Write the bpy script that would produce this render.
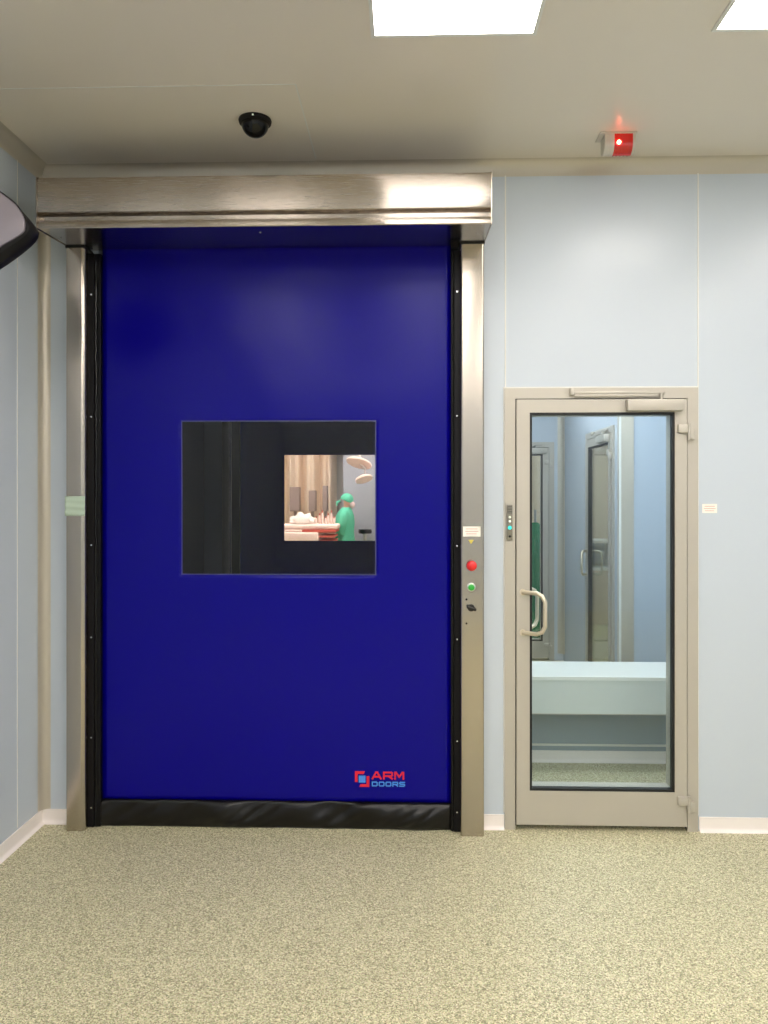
import bpy, bmesh, math, random
from mathutils import Vector, Matrix, noise
S = bpy.context.scene
for o in list(bpy.data.objects): bpy.data.objects.remove(o)
COL = S.collection
PI = math.pi
# ---------------------------------------------------------------- camera
CAMY, CAMZ = -3.845, 1.66
cd = bpy.data.cameras.new('camera'); cam = bpy.data.objects.new('camera', cd); COL.objects.link(cam)
cam.location = (0, CAMY, CAMZ); cam.rotation_euler = (PI/2, 0, math.atan(23/769))
cd.sensor_fit = 'VERTICAL'; cd.sensor_height = 24; cd.lens = 24*769/1024; cd.shift_y = -17/1024
cd.clip_start = .05; cd.clip_end = 60
S.camera = cam
# ---------------------------------------------------------------- world, exposure
w = bpy.data.worlds.new('world'); S.world = w; w.use_nodes = True
w.node_tree.nodes['Background'].inputs[0].default_value = (.6, .7, .8, 1)
w.node_tree.nodes['Background'].inputs[1].default_value = 0.0
S.view_settings.view_transform = 'Standard'; S.view_settings.look = 'None'
S.view_settings.gamma = 1; S.view_settings.use_curve_mapping = False
S.view_settings.exposure = 0.0
ROOM_LIGHT, ROOM2_LIGHT, OR_LIGHT = 14.8, 14.0, 38.0
LIGHT_COL = (1.0, .94, .90)

# ---------------------------------------------------------------- helpers
def srgb(r, g, b):
    f = lambda c: (c/255/12.92) if c/255 <= .04045 else ((c/255+.055)/1.055)**2.4
    return (f(r), f(g), f(b), 1)
def mat(name, col, rough=.5, metal=0, spec=.5, emit=None, es=0, coat=0, aniso=0, arot=0, noise_amt=0, noise_scale=(1, 1, 1), bump=0, bump_scale=40):
    m = bpy.data.materials.new(name); m.use_nodes = True
    nt = m.node_tree; b = nt.nodes['Principled BSDF']
    b.inputs['Base Color'].default_value = col if len(col) == 4 else (*col, 1)
    b.inputs['Roughness'].default_value = rough; b.inputs['Metallic'].default_value = metal
    b.inputs['Specular IOR Level'].default_value = spec
    b.inputs['Coat Weight'].default_value = coat
    if aniso:
        b.inputs['Anisotropic'].default_value = aniso; b.inputs['Anisotropic Rotation'].default_value = arot
        t = nt.nodes.new('ShaderNodeTangent'); t.direction_type = 'RADIAL'; t.axis = 'Z'
        nt.links.new(t.outputs[0], b.inputs['Tangent'])
    if emit: b.inputs['Emission Color'].default_value = emit; b.inputs['Emission Strength'].default_value = es
    if noise_amt or bump:
        tc = nt.nodes.new('ShaderNodeTexCoord'); mp = nt.nodes.new('ShaderNodeMapping'); mp.inputs['Scale'].default_value = noise_scale
        nt.links.new(tc.outputs['Object'], mp.inputs[0])
        n = nt.nodes.new('ShaderNodeTexNoise'); n.inputs['Scale'].default_value = bump_scale; n.inputs['Detail'].default_value = 3
        nt.links.new(mp.outputs[0], n.inputs['Vector'])
        if noise_amt:
            r = nt.nodes.new('ShaderNodeMapRange'); r.inputs['To Min'].default_value = rough-noise_amt; r.inputs['To Max'].default_value = rough+noise_amt
            nt.links.new(n.outputs['Fac'], r.inputs['Value']); nt.links.new(r.outputs[0], b.inputs['Roughness'])
        if bump:
            bp = nt.nodes.new('ShaderNodeBump'); bp.inputs['Strength'].default_value = bump; bp.inputs['Distance'].default_value = .01
            nt.links.new(n.outputs['Fac'], bp.inputs['Height']); nt.links.new(bp.outputs[0], b.inputs['Normal'])
    return m
def glass_mat(name, tint=(.93, .96, .97), ior=1.45, rough=0.0):
    m = bpy.data.materials.new(name); m.use_nodes = True; nt = m.node_tree
    for n in list(nt.nodes):
        if n.type != 'OUTPUT_MATERIAL': nt.nodes.remove(n)
    out = [n for n in nt.nodes][0]
    tr = nt.nodes.new('ShaderNodeBsdfTransparent'); tr.inputs[0].default_value = (*tint, 1)
    gl = nt.nodes.new('ShaderNodeBsdfGlossy'); gl.inputs['Roughness'].default_value = rough
    fr = nt.nodes.new('ShaderNodeFresnel'); fr.inputs[0].default_value = ior
    ge = nt.nodes.new('ShaderNodeNewGeometry'); mr = nt.nodes.new('ShaderNodeMapRange')     # same index from both faces of a thin pane
    mr.inputs['To Min'].default_value = ior; mr.inputs['To Max'].default_value = 1/ior
    nt.links.new(ge.outputs['Backfacing'], mr.inputs['Value']); nt.links.new(mr.outputs[0], fr.inputs[0])
    mx = nt.nodes.new('ShaderNodeMixShader')
    nt.links.new(fr.outputs[0], mx.inputs[0]); nt.links.new(tr.outputs[0], mx.inputs[1]); nt.links.new(gl.outputs[0], mx.inputs[2])
    nt.links.new(mx.outputs[0], out.inputs[0])
    return m

def box(bm, x0, x1, y0, y1, z0, z1, bev=0, seg=2):
    v = [bm.verts.new((x, y, z)) for x in (x0, x1) for y in (y0, y1) for z in (z0, z1)]
    fs = [(0, 1, 3, 2), (4, 6, 7, 5), (0, 4, 5, 1), (2, 3, 7, 6), (0, 2, 6, 4), (1, 5, 7, 3)]
    F = [bm.faces.new([v[i] for i in f]) for f in fs]
    if bev:
        es = list({e for f in F for e in f.edges})
        bmesh.ops.bevel(bm, geom=es, offset=bev, segments=seg, affect='EDGES', profile=.5)
def prism(bm, pts, axis, a0, a1):
    """extrude a 2-D outline along an axis; pts are the two other coordinates in xyz order"""
    def mk(p, a):
        if axis == 'x': return (a, p[0], p[1])
        if axis == 'y': return (p[0], a, p[1])
        return (p[0], p[1], a)
    A = [bm.verts.new(mk(p, a0)) for p in pts]; B = [bm.verts.new(mk(p, a1)) for p in pts]
    n = len(pts)
    for i in range(n): bm.faces.new([A[i], A[(i+1) % n], B[(i+1) % n], B[i]])
    bm.faces.new(A[::-1]); bm.faces.new(B)
def tube(bm, pts, r, n=12, caps=True):
    pts = [Vector(p) for p in pts]; rings = []
    rr = r if isinstance(r, (list, tuple)) else [r]*len(pts)
    t0 = (pts[1]-pts[0]).normalized()
    up = Vector((0, 0, 1)) if abs(t0.z) < .9 else Vector((1, 0, 0))
    u = t0.cross(up).normalized()
    for i, p in enumerate(pts):
        if i == 0: t = t0
        elif i == len(pts)-1: t = (pts[i]-pts[i-1]).normalized()
        else: t = ((pts[i+1]-p).normalized()+(p-pts[i-1]).normalized()).normalized()
        u = (u - t*u.dot(t)).normalized(); v = t.cross(u)
        rings.append([bm.verts.new(p+u*math.cos(2*PI*k/n)*rr[i]+v*math.sin(2*PI*k/n)*rr[i]) for k in range(n)])
    for a, b in zip(rings, rings[1:]):
        for k in range(n): bm.faces.new([a[k], a[(k+1) % n], b[(k+1) % n], b[k]])
    if caps: bm.faces.new(rings[0][::-1]); bm.faces.new(rings[-1])
def lathe(bm, prof, c=(0, 0, 0), axis='z', n=32):
    """prof: list of (radius, height)"""
    rings = []
    for r, h in prof:
        ring = []
        for k in range(n):
            a = 2*PI*k/n; x, y = r*math.cos(a), r*math.sin(a)
            p = {'z': (x, y, h), 'y': (x, h, y), 'x': (h, x, y)}[axis]
            ring.append(bm.verts.new((p[0]+c[0], p[1]+c[1], p[2]+c[2])))
        rings.append(ring)
    for a, b in zip(rings, rings[1:]):
        for k in range(n): bm.faces.new([a[k], a[(k+1) % n], b[(k+1) % n], b[k]])
    bm.faces.new(rings[0][::-1]); bm.faces.new(rings[-1])
def mesh(name, bm, m, parent=None, smooth=False):
    bmesh.ops.remove_doubles(bm, verts=bm.verts, dist=1e-6)
    bmesh.ops.recalc_face_normals(bm, faces=bm.faces)
    me = bpy.data.meshes.new(name); bm.to_mesh(me); bm.free()
    for mm in (m if isinstance(m, list) else [m]): me.materials.append(mm)
    if smooth:
        for p in me.polygons: p.use_smooth = True
        me.set_sharp_from_angle(angle=math.radians(38))
    o = bpy.data.objects.new(name, me); COL.objects.link(o)
    if parent:
        o.parent = parent
        p = parent; off = Vector((0, 0, 0))
        while p: off += Vector(p.location); p = p.parent
        me.transform(Matrix.Translation(-off))          # coordinates are given in world space
    return o
def empty(name, loc, label=None, cat=None, group=None, kind=None):
    o = bpy.data.objects.new(name, None); COL.objects.link(o); o.location = loc; o.empty_display_size = .1
    return tag(o, label, cat, group, kind)
def tag(o, label=None, cat=None, group=None, kind=None):
    if label: o['label'] = label
    if cat: o['category'] = cat
    if group: o['group'] = group
    if kind: o['kind'] = kind
    return o
def bx(name, m, parent, *a, bev=0, smooth=False):
    bm = bmesh.new(); box(bm, *a, bev=bev); return mesh(name, bm, m, parent, smooth)
def struct(o, label, cat): return tag(o, label, cat, kind='structure')

# ---------------------------------------------------------------- materials
M = {}
M['wall'] = mat('blue wall panel', srgb(194, 203, 212), .27, spec=.5, bump=.01, bump_scale=3)
M['ceil'] = mat('ceiling panel', srgb(224, 216, 203), .3, spec=.5)
M['seal'] = mat('white sealant', srgb(222, 222, 216), .5)
M['alu'] = mat('satin aluminium cove', srgb(196, 188, 172), .38, metal=.35)
M['skirt'] = mat('pale skirting', srgb(240, 232, 226), .4)
M['frame'] = mat('champagne aluminium door frame', srgb(187, 181, 169), .42, metal=.3)
M['handle'] = mat('brushed handle', srgb(214, 203, 180), .3, metal=.6)
M['steel'] = mat('brushed steel header', (.50, .44, .38), .27, metal=1, aniso=1.0, arot=.25, noise_amt=.02, noise_scale=(1, 30, 30), bump_scale=12)
M['steelu'] = mat('steel underside', (.50, .46, .42), .22, metal=1)
M['steelv'] = mat('brushed steel column', (.47, .42, .36), .22, metal=1, aniso=.2, arot=0, noise_amt=.04, noise_scale=(30, 30, 1), bump_scale=12)
M['blue'] = mat('blue door vinyl', srgb(5, 0, 126), .25, spec=.17, bump=.02, bump_scale=5)
M['black'] = mat('black vinyl', srgb(13, 11, 10), .3, spec=.35)
M['dark'] = mat('black guide', srgb(10, 9, 11), .4, spec=.2)
M['gasket'] = mat('black gasket', srgb(10, 12, 12), .5)
M['brushseal'] = mat('dark steel guide', srgb(13, 11, 13), .45, spec=.2)
M['pvc'] = glass_mat('clear window vinyl', (.86, .86, .86), 1.45, .02)
M['pvc_edge'] = mat('welded window edge', srgb(60, 60, 120), .3)
M['glass'] = glass_mat('door glass', (.90, .95, .96), 1.5, 0)
M['red'] = mat('red plastic', srgb(225, 25, 30), .3, coat=.5)
M['green'] = mat('green lit button', srgb(40, 150, 50), .3, emit=srgb(60, 220, 80), es=.12)
M['rim'] = mat('silver button collar', srgb(200, 205, 195), .3, metal=.7)
M['rubber'] = mat('black rubber', srgb(12, 11, 11), .6, spec=.3)
M['blackp'] = mat('black plastic', srgb(14, 14, 15), .25)
M['paper'] = mat('white label', srgb(242, 236, 226), .6)
M['print'] = mat('faded red print', srgb(196, 140, 130), .6)
M['yellow'] = mat('yellow print', srgb(214, 196, 90), .6)
M['tape'] = mat('pale green tape', srgb(178, 196, 176), .45, bump=.1, bump_scale=8, noise_scale=(1, 1, 14))
M['logo_red'] = mat('logo red', srgb(214, 20, 50), .45)
M['logo_blue'] = mat('logo light blue', srgb(70, 140, 225), .45)
M['lamp'] = mat('light diffuser', (.9, .9, .9), .5, emit=(*LIGHT_COL, 1), es=ROOM_LIGHT)
M['fill_lamp'] = mat('corridor fill diffuser', (.9, .9, .9), .5, emit=(.98, .985, 1, 1), es=ROOM2_LIGHT)
M['lamp3'] = mat('light diffuser theatre', (.9, .9, .9), .5, emit=(1, .92, .84, 1), es=OR_LIGHT)
M['lampframe'] = mat('light trim', srgb(225, 225, 220), .4)
M['beacon'] = mat('red beacon lens', srgb(170, 10, 5), .15, emit=(1, .02, .01, 1), es=.12, coat=.6)
M['bulb'] = mat('beacon bulb', (1, .3, .2), .3, emit=(1, .14, .08, 1), es=22)
M['beaconcap'] = mat('beacon clear end cap', srgb(196, 190, 178), .3)
M['led'] = mat('teal status light', srgb(60, 200, 190), .3, emit=srgb(40, 220, 205), es=.7)
M['ledw'] = mat('white status light', srgb(230, 235, 220), .3, emit=(.8, .9, .8, 1), es=.3)
M['reader'] = mat('grey reader housing', srgb(128, 124, 112), .4, metal=.3)
M['bench'] = mat('bench laminate', srgb(222, 224, 218), .3)
M['benchedge'] = mat('white bench edge', srgb(245, 243, 235), .35)
M['plinth'] = mat('blue grey plinth', srgb(146, 160, 168), .4)
M['lightblue'] = mat('pale blue panel', srgb(182, 193, 204), .4)
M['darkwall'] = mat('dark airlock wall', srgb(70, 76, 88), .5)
M['gown'] = mat('green surgical cloth', srgb(84, 190, 156), .8)
M['gowndark'] = mat('deep green cloth', srgb(30, 130, 84), .8)
M['skin'] = mat('skin', srgb(214, 160, 140), .5)
M['mask'] = mat('pale mask', srgb(226, 196, 196), .7)
M['glove'] = mat('white glove', srgb(240, 235, 228), .5)
M['drape'] = mat('pale drape', srgb(250, 224, 214), .8)
M['drape2'] = mat('red edged pad', srgb(205, 90, 74), .7)
M['curtain'] = mat('beige curtain', srgb(232, 212, 192), .8)
M['orwall'] = mat('theatre wall', srgb(206, 200, 196), .5)
M['orgrey'] = mat('grey blue panel', srgb(166, 170, 182), .4)
M['equip'] = mat('grey equipment', srgb(150, 132, 126), .5)
M['fixface'] = mat('lilac grey face', srgb(150, 142, 150), .25, metal=.2)
M['steelp'] = mat('plain steel', (.5, .5, .5), .3, metal=1)
M['wood'] = mat('tan cupboard', srgb(222, 204, 180), .5)
M['chrome'] = mat('screw', srgb(215, 215, 215), .2, metal=1)

def floor_mat():
    m = bpy.data.materials.new('speckled vinyl floor'); m.use_nodes = True; nt = m.node_tree; b = nt.nodes['Principled BSDF']
    tc = nt.nodes.new('ShaderNodeTexCoord')
    v = nt.nodes.new('ShaderNodeTexVoronoi'); v.inputs['Scale'].default_value = 230; nt.links.new(tc.outputs['Object'], v.inputs['Vector'])
    sep = nt.nodes.new('ShaderNodeSeparateColor'); nt.links.new(v.outputs['Color'], sep.inputs[0])
    r = nt.nodes.new('ShaderNodeValToRGB'); nt.links.new(sep.outputs[0], r.inputs[0])
    e = r.color_ramp.elements
    e[0].position = 0; e[0].color = srgb(130, 124, 90)
    e[1].position = 1; e[1].color = srgb(232, 224, 188)
    for p, c in ((.16, (142, 137, 103)), (.3, (172, 166, 128)), (.6, (194, 187, 146)), (.82, (212, 205, 166))):
        k = e.new(p); k.color = srgb(*c)
    n = nt.nodes.new('ShaderNodeTexNoise'); n.inputs['Scale'].default_value = 260; n.inputs['Detail'].default_value = 2
    nt.links.new(tc.outputs['Object'], n.inputs['Vector'])
    mx = nt.nodes.new('ShaderNodeMix'); mx.data_type = 'RGBA'; mx.blend_type = 'OVERLAY'; mx.inputs[0].default_value = .45
    nt.links.new(r.outputs[0], mx.inputs[6]); nt.links.new(n.outputs['Color'], mx.inputs[7])
    hs = nt.nodes.new('ShaderNodeHueSaturation'); hs.inputs['Saturation'].default_value = .9; hs.inputs['Value'].default_value = 1.01
    nt.links.new(mx.outputs[2], hs.inputs['Color'])
    nt.links.new(hs.outputs[0], b.inputs['Base Color']); b.inputs['Roughness'].default_value = .42; b.inputs['Specular IOR Level'].default_value = .35
    return m
M['floor'] = floor_mat()

# ================================================================ room shell
H = 3.32; XL, XR, YR = -1.85, 3.7, -7.2
struct(bx('floor', M['floor'], None, XL-.1, XR+.1, YR-.1, 10.6, -.1, 0), 'light green speckled vinyl floor running through every room', 'floor')
struct(bx('ceiling', M['ceil'], None, XL-.1, XR+.1, YR-.1, .1, H, H+.1), 'beige grey smooth panel ceiling of the near room', 'ceiling')
struct(bx('wall_left', M['wall'], None, XL-.1, XL, YR, .0, 0, H), 'pale blue panel wall at a right angle to the big blue door', 'wall')
struct(bx('wall_right', M['wall'], None, XR, XR+.1, YR, .0, 0, H), 'pale blue panel wall out of frame facing the left wall', 'wall')
struct(bx('wall_rear', M['wall'], None, XL-.1, XR+.1, YR-.1, YR, 0, H), 'pale blue panel wall behind the camera', 'wall')
# back wall with two openings
DX0, DX1, DZ = -1.56, .26, 2.93          # roll door opening
GX0, GX1, GZ = .485, 1.434, 2.19         # glass door frame outline
bm = bmesh.new()
for a in ((XL-.1, DX0, 0, H), (DX0, DX1, DZ, H), (DX1, GX0, 0, H), (GX0, GX1, GZ, H), (GX1, XR+.1, 0, H)):
    box(bm, a[0], a[1], 0, .1, a[2], a[3])
struct(mesh('wall_back', bm, M['wall']), 'pale blue panel wall holding the blue roll-up door and the glass door', 'wall')
# sealant joints
def bead(name, *a, label=''):
    return struct(bx(name, M['seal'], None, *a, bev=.0012), label, 'trim')
bead('trim_1', .486, .493, -.002, .001, GZ, 3.25, label='white joint line on the back wall above the glass door, beside the steel header')
bead('trim_2', 1.434, 1.441, -.002, .001, .08, 3.25, label='white joint line on the back wall along the hinge side of the glass door')
bead('trim_3', .479, .487, -.003, .001, .08, GZ, label='white sealant line along the handle side of the glass door frame')
bead('trim_4', GX0-.006, GX1+.006, -.003, .001, GZ, GZ+.008, label='white sealant line along the top of the glass door frame')
bead('trim_5', XL-.001, XL+.002, -.25, -.244, .08, 3.25, label='thin white vertical joint line on the left wall')
bead('trim_6', XL, -.45, -.753, -.747, H-.0015, H+.001, label='thin pale joint across the ceiling in front of the black dome camera')
bead('trim_7', -.453, -.447, -.75, -.06, H-.0015, H+.001, label='thin pale joint on the ceiling beside the dome camera running to the door')
bead('trim_8', XL-.001, XL+.002, -1.44, -1.434, .08, 3.25, label='second white vertical joint line on the left wall, out of frame')
bead('trim_9', 2.63, 2.636, -.002, .001, .08, 3.25, label='white joint line on the back wall, out of frame')
# concave coves
def cove_pts(r, sx, sy, ox, oy, n=8, r2=None):
    """quarter-round fillet section in the corner (ox, oy), opening towards (sx, sy)"""
    r2 = r2 or r; cx, cy = ox+sx*r, oy+sy*r2
    p = [(ox, oy)]
    for i in range(n+1):
        a = PI/2*i/n
        p.append((cx - sx*r*math.cos(a)*1.0, cy - sy*r2*math.sin(a)))
    return [p[0], (ox, oy+sy*r2)] + p[2:-1] + [(ox+sx*r, oy)]
def cove(name, r, axis, s, o, a0, a1, m, label, r2=None):
    bm = bmesh.new(); prism(bm, cove_pts(r, s[0], s[1], o[0], o[1], 8, r2), axis, a0, a1)
    return struct(mesh(name, bm, m, smooth=True), label, 'trim')
cove('trim_10', .038, 'x', (-1, -1), (0, H), XL+.0, XR, M['alu'], 'beige cove moulding where the back wall meets the ceiling', .075)
cove('trim_11', .045, 'y', (1, -1), (XL, H), YR, 0, M['alu'], 'grey cove moulding where the left wall meets the ceiling', .075)
cove('trim_12', .045, 'z', (1, -1), (XL, 0), .07, H-.05, M['alu'], 'beige vertical cove strip in the room corner beside the steel column')
def skirting(name, axis, s, o, a0, a1, label, m=None):
    r = .018
    # cove foot plus an upright face
    p = [(o, 0), (o, .070), (o+s[0]*.006, .070)]
    n = 6
    for i in range(n+1):
        a = PI/2*i/n
        p.append((o+s[0]*(.006+r-r*math.cos(a)), r-r*math.sin(a)))
    bm = bmesh.new(); prism(bm, p, axis, a0, a1)
    return struct(mesh(name, bm, m or M['skirt'], smooth=True), label, 'baseboard')
skirting('baseboard_left', 'y', (1,), XL, YR, 0, 'pale coved skirting at the foot of the left wall')
skirting('baseboard_back', 'x', (-1,), 0, XL, -1.675, 'short piece of white coved skirting between the room corner and the steel column')
skirting('baseboard_middle', 'x', (-1,), 0, .372, .483, 'short piece of white coved skirting between the roll-up door and the glass door')
skirting('baseboard_right', 'x', (-1,), 0, 1.442, XR, 'white coved skirting beside the hinge side of the glass door')

# ================================================================ ceiling lights
def panel_light(x0, y1, label, group, m='lamp', sz=.565, z=H, emit_only=False):
    cx, cy = x0+sz/2, y1-sz/2
    r = empty('ceiling_light', (cx, cy, z-.008), label, 'ceiling light', group)
    bm = bmesh.new(); f = .014; h = sz/2
    for a in ((-h-f, h+f, -h-f, -h), (-h-f, h+f, h, h+f), (-h-f, -h, -h, h), (h, h+f, -h, h)):
        box(bm, cx+a[0], cx+a[1], cy+a[2], cy+a[3], z-.008, z)
    mesh('frame', bm, M['lampframe'], r)
    bx('diffuser', M[m], r, cx-h, cx+h, cy-h, cy+h, z-.005, z)
    return r
G = 'square ceiling lights of the near room'
panel_light(-.115, -1.08, 'square white ceiling light at the top edge, in front of the roll-up door', G)
panel_light(1.10, -1.08, 'square white ceiling light cut by the photo corner, nearest the glass door', G)
panel_light(2.315, -1.08, 'square ceiling light beyond the one that the photo corner cuts', G)
k = 0
for yy in (-2.4, -3.72, -5.04, -6.3):
    for xx in (-1.33, -.115, 1.10, 2.315):
        k += 1
        panel_light(xx, yy, 'square white ceiling light behind the viewer, in row %s of the rows, %s across' % (('one', 'two', 'three', 'four')[[-2.4, -3.72, -5.04, -6.3].index(yy)], ('first', 'second', 'third', 'fourth')[[-1.33, -.115, 1.10, 2.315].index(xx)]), G)

# ================================================================ roll-up door
D1 = empty('door_1', (-.65, -.04, 0), 'large blue vinyl roll-up high speed door in a stainless steel frame with a window', 'roll-up door', kind='structure')
CL0, CL1, CR0, CR1 = -1.684, -1.590, .262, .375
def column_outline(x0, x1, y0, y1, r0, r1):
    """box section whose two front edges have radii r0 (low x) and r1 (high x); front is y0"""
    p = [(x0, y1), (x1, y1)]
    for i in range(9): a = PI/2*i/8; p.append((x1-r1+r1*math.cos(a), y0+r1-r1*math.sin(a)))
    for i in range(9): a = PI/2*i/8; p.append((x0+r0-r0*math.sin(a), y0+r0-r0*math.cos(a)))
    return p
def column(x0, x1, side):
    bm = bmesh.new(); prism(bm, column_outline(x0, x1, -.095, -.001, *((.007, .022) if side > 0 else (.010, .010))), 'z', 0, 2.885)
    return mesh('column', bm, M['steelv'], D1, True)
colL = column(CL0, CL1, 1); colR = column(CR0, CR1, -1)
# header hood: closed profile in (y, z), extruded in x
HX0, HX1 = -1.675, .374
prof2 = [(-.001, 2.896), (-.001, 3.102), (-.39, 3.102), (-.404, 3.098), (-.41, 3.083), (-.41, 2.950), (-.408, 2.942), (-.402, 2.938), (-.378, 2.930), (-.376, 2.908), (-.404, 2.902), (-.409, 2.890), (-.41, 2.884), (-.41, 2.872), (-.406, 2.868)]
bm = bmesh.new(); prism(bm, prof2, 'x', HX0, HX1)
hd = mesh('header_hood', bm, [M['steel'], M['steelu']], D1, True)
for p in hd.data.polygons:
    if p.normal.z < -.9: p.material_index = 1
for sx in (HX0-.004, HX1):
    bm = bmesh.new(); prism(bm, [(-.0015, 2.892), (-.0015, 3.106), (-.392, 3.106), (-.408, 3.101), (-.4145, 3.089), (-.4145, 2.866), (-.41, 2.864)], 'x', sx, sx+.004)
    mesh('end_plate', bm, M['steelv'], D1)
for sx, sz, sy in ((-.68, 2.8755, -.30), (-1.64, 2.879, -.25), (.33, 2.879, -.25)):
    bm = bmesh.new(); lathe(bm, [(.0001, 0), (.005, 0), (.005, -.003), (.0001, -.004)], (sx, sy, sz), n=12); mesh('screw', bm, M['chrome'], D1)
# dark top gap lines on the columns
for x0, x1 in ((CL0, CL1), (CR0, CR1)):
    bx('cap_strip', M['gasket'], D1, x0-.003, x1+.003, -.098, -.002, 2.881, 2.8893, bev=.001)
# guides : dark steel channel then black zip
for sgn, x, sw in ((1, CL1, .061), (-1, CR0, .046)):
    xa, xb = sorted((x, x+sgn*.03)); bx('guide_channel', M['brushseal'], D1, xa, xb, -.055, -.004, .004, 2.866, bev=.002)
    xa, xb = sorted((x+sgn*.03, x+sgn*sw)); g = bx('guide_seal', M['dark'], D1, xa, xb, -.05, -.006, .004, 2.866, bev=.004)
    bm = bmesh.new(); random.seed(3+sgn)
    pts = [(x+sgn*(.038+random.uniform(-.003, .003)), -.051+random.uniform(-.002, .002), .02+i*.024) for i in range(118)]
    tube(bm, pts, .0028, 6); mesh('zip', bm, M['blackp'], D1, True)
    for z in (.1, .45, .95, 1.41, 2.05, 2.66):
        bm = bmesh.new(); lathe(bm, [(.0001, -.056), (.004, -.056), (.004, -.0535), (.0001, -.053)], (x+sgn*.016, 0, z), 'y', 10); mesh('screw', bm, M['chrome'], D1)
# curtain
CX0, CX1, CZ0, CZ1 = CL1+.061, CR0-.046, .128, 2.91
WX0, WX1, WZ0, WZ1 = -1.123, -.159, 1.267, 2.026
def sheet_y(x, z):
    u = (x-CX0)/(CX1-CX0); s = math.sin(PI*min(max(u, 0), 1))
    y = -.022
    y += .005*s*math.sin((z-2.45)*4.2)*(1 if z > 2.0 else max(0, (z-1.2)/.8))        # slack below the roller
    y += .004*noise.noise(Vector((x*1.3, 3.1, z*1.1)))*s
    y += .0022*noise.noise(Vector((x*4+z*2, 7.7, z*5-x)))*s
    return y
bm = bmesh.new()
xs = sorted(set([CX0+(CX1-CX0)*i/60 for i in range(61)]+[WX0, WX1])); zs = sorted(set([CZ0+(CZ1-CZ0)*i/90 for i in range(91)]+[WZ0, WZ1]))
def grid(bm, xs, zs, yf, skip=None):
    V = {}
    for i, x in enumerate(xs):
        for j, z in enumerate(zs): V[i, j] = bm.verts.new((x, yf(x, z), z))
    for i in range(len(xs)-1):
        for j in range(len(zs)-1):
            if skip and skip((xs[i]+xs[i+1])/2, (zs[j]+zs[j+1])/2): continue
            bm.faces.new([V[i, j], V[i+1, j], V[i+1, j+1], V[i, j+1]])
grid(bm, xs, zs, sheet_y, lambda x, z: WX0 < x < WX1 and WZ0 < z < WZ1)
cur = mesh('curtain', bm, M['blue'], D1, True)
md = cur.modifiers.new('thickness', 'SOLIDIFY'); md.thickness = .003; md.offset = -1 if False else 1
bm = bmesh.new(); grid(bm, [x for x in xs if WX0 <= x <= WX1], [z for z in zs if WZ0 <= z <= WZ1], lambda x, z: sheet_y(x, z)+.002)
pane = mesh('window_pane', bm, M['pvc'], cur, True)
bm = bmesh.new(); e = .006
for a in ((WX0-e, WX1+e, WZ1, WZ1+e), (WX0-e, WX1+e, WZ0-e, WZ0), (WX0-e, WX0, WZ0, WZ1), (WX1, WX1+e, WZ0, WZ1)):
    n = 24
    for i in range(n):
        if a[1]-a[0] > .1:
            x0 = a[0]+(a[1]-a[0])*i/n; x1 = a[0]+(a[1]-a[0])*(i+1)/n; z0, z1 = a[2], a[3]
        else:
            z0 = a[2]+(a[3]-a[2])*i/n; z1 = a[2]+(a[3]-a[2])*(i+1)/n; x0, x1 = a[0], a[1]
        y = sheet_y((x0+x1)/2, (z0+z1)/2)-.0045
        box(bm, x0, x1, y-.0008, y+.003, z0, z1)
mesh('window_edge', bm, M['pvc_edge'], cur)
# bottom pouch
bm = bmesh.new(); random.seed(5)
nx, nz = 150, 16; R = {}
def pouch_y(x, z):
    t = (z-.002)/.135
    f = math.sin(PI*min(1, max(0, t)))**.5
    fold = .012*noise.noise(Vector((x*5.5, 1.3, z*5)))+.010*abs(noise.noise(Vector((x*9-z*12, 8.2, z*2))))
    return -.03-f*(.016+fold*2.6)
for i in range(nx+1):
    for j in range(nz+1):
        x = CX0+(CX1-CX0)*i/nx; z = .003+.134*j/nz + (.004*noise.noise(Vector((x*2.5, 0, 0))) if j in (0, 1) else 0)
        R[i, j] = bm.verts.new((x, pouch_y(x, z), max(z, .001)))
for i in range(nx):
    for j in range(nz): bm.faces.new([R[i, j], R[i+1, j], R[i+1, j+1], R[i, j+1]])
bp = mesh('bottom_pouch', bm, M['black'], D1, True)
md = bp.modifiers.new('thickness', 'SOLIDIFY'); md.thickness = .02; md.offset = 1 if False else -1
# logo
STK = [0]
def stroke_word(bm, word, x, z, w, h, t, gap, y):
    """letters from straight strokes; each stroke a thin raised bar"""
    L = {'A': [[(0, 0), (.42, 1), (.58, 1), (1, 0)], [(.2, .3), (.8, .3)]],
         'R': [[(0, 0), (0, 1), (.9, 1), (1, .88), (1, .55), (.9, .42), (.1, .42)], [(.55, .42), (1, 0)]],
         'M': [[(0, 0), (0, 1), (.12, 1), (.5, .3), (.88, 1), (1, 1), (1, 0)]],
         'D': [[(0, 0), (0, 1), (.82, 1), (1, .8), (1, .2), (.82, 0), (0, 0)]],
         'O': [[(.15, 0), (0, .2), (0, .8), (.15, 1), (.85, 1), (1, .8), (1, .2), (.85, 0), (.15, 0)]],
         'S': [[(1, 1), (.15, 1), (0, .85), (0, .65), (.15, .52), (.85, .5), (1, .37), (1, .15), (.85, 0), (0, 0)]]}
    for ch in word:
        for st in L[ch]:
            for a, b in zip(st, st[1:]):
                p = Vector((x+a[0]*w, z+a[1]*h)); q = Vector((x+b[0]*w, z+b[1]*h)); d = (q-p).normalized(); nrm = Vector((-d.y, d.x))*t/2; p -= d*t/2; q += d*t/2
                c = [p+nrm, q+nrm, q-nrm, p-nrm]
                STK[0] += 1; prism(bm, [(k.x, k.y) for k in c], 'y', y, y-.0015-(STK[0] % 7)*.00012)
        x += w+gap
LX, LZ = -.259, .209; ly = sheet_y(-.13, .245)-.0035
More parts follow.
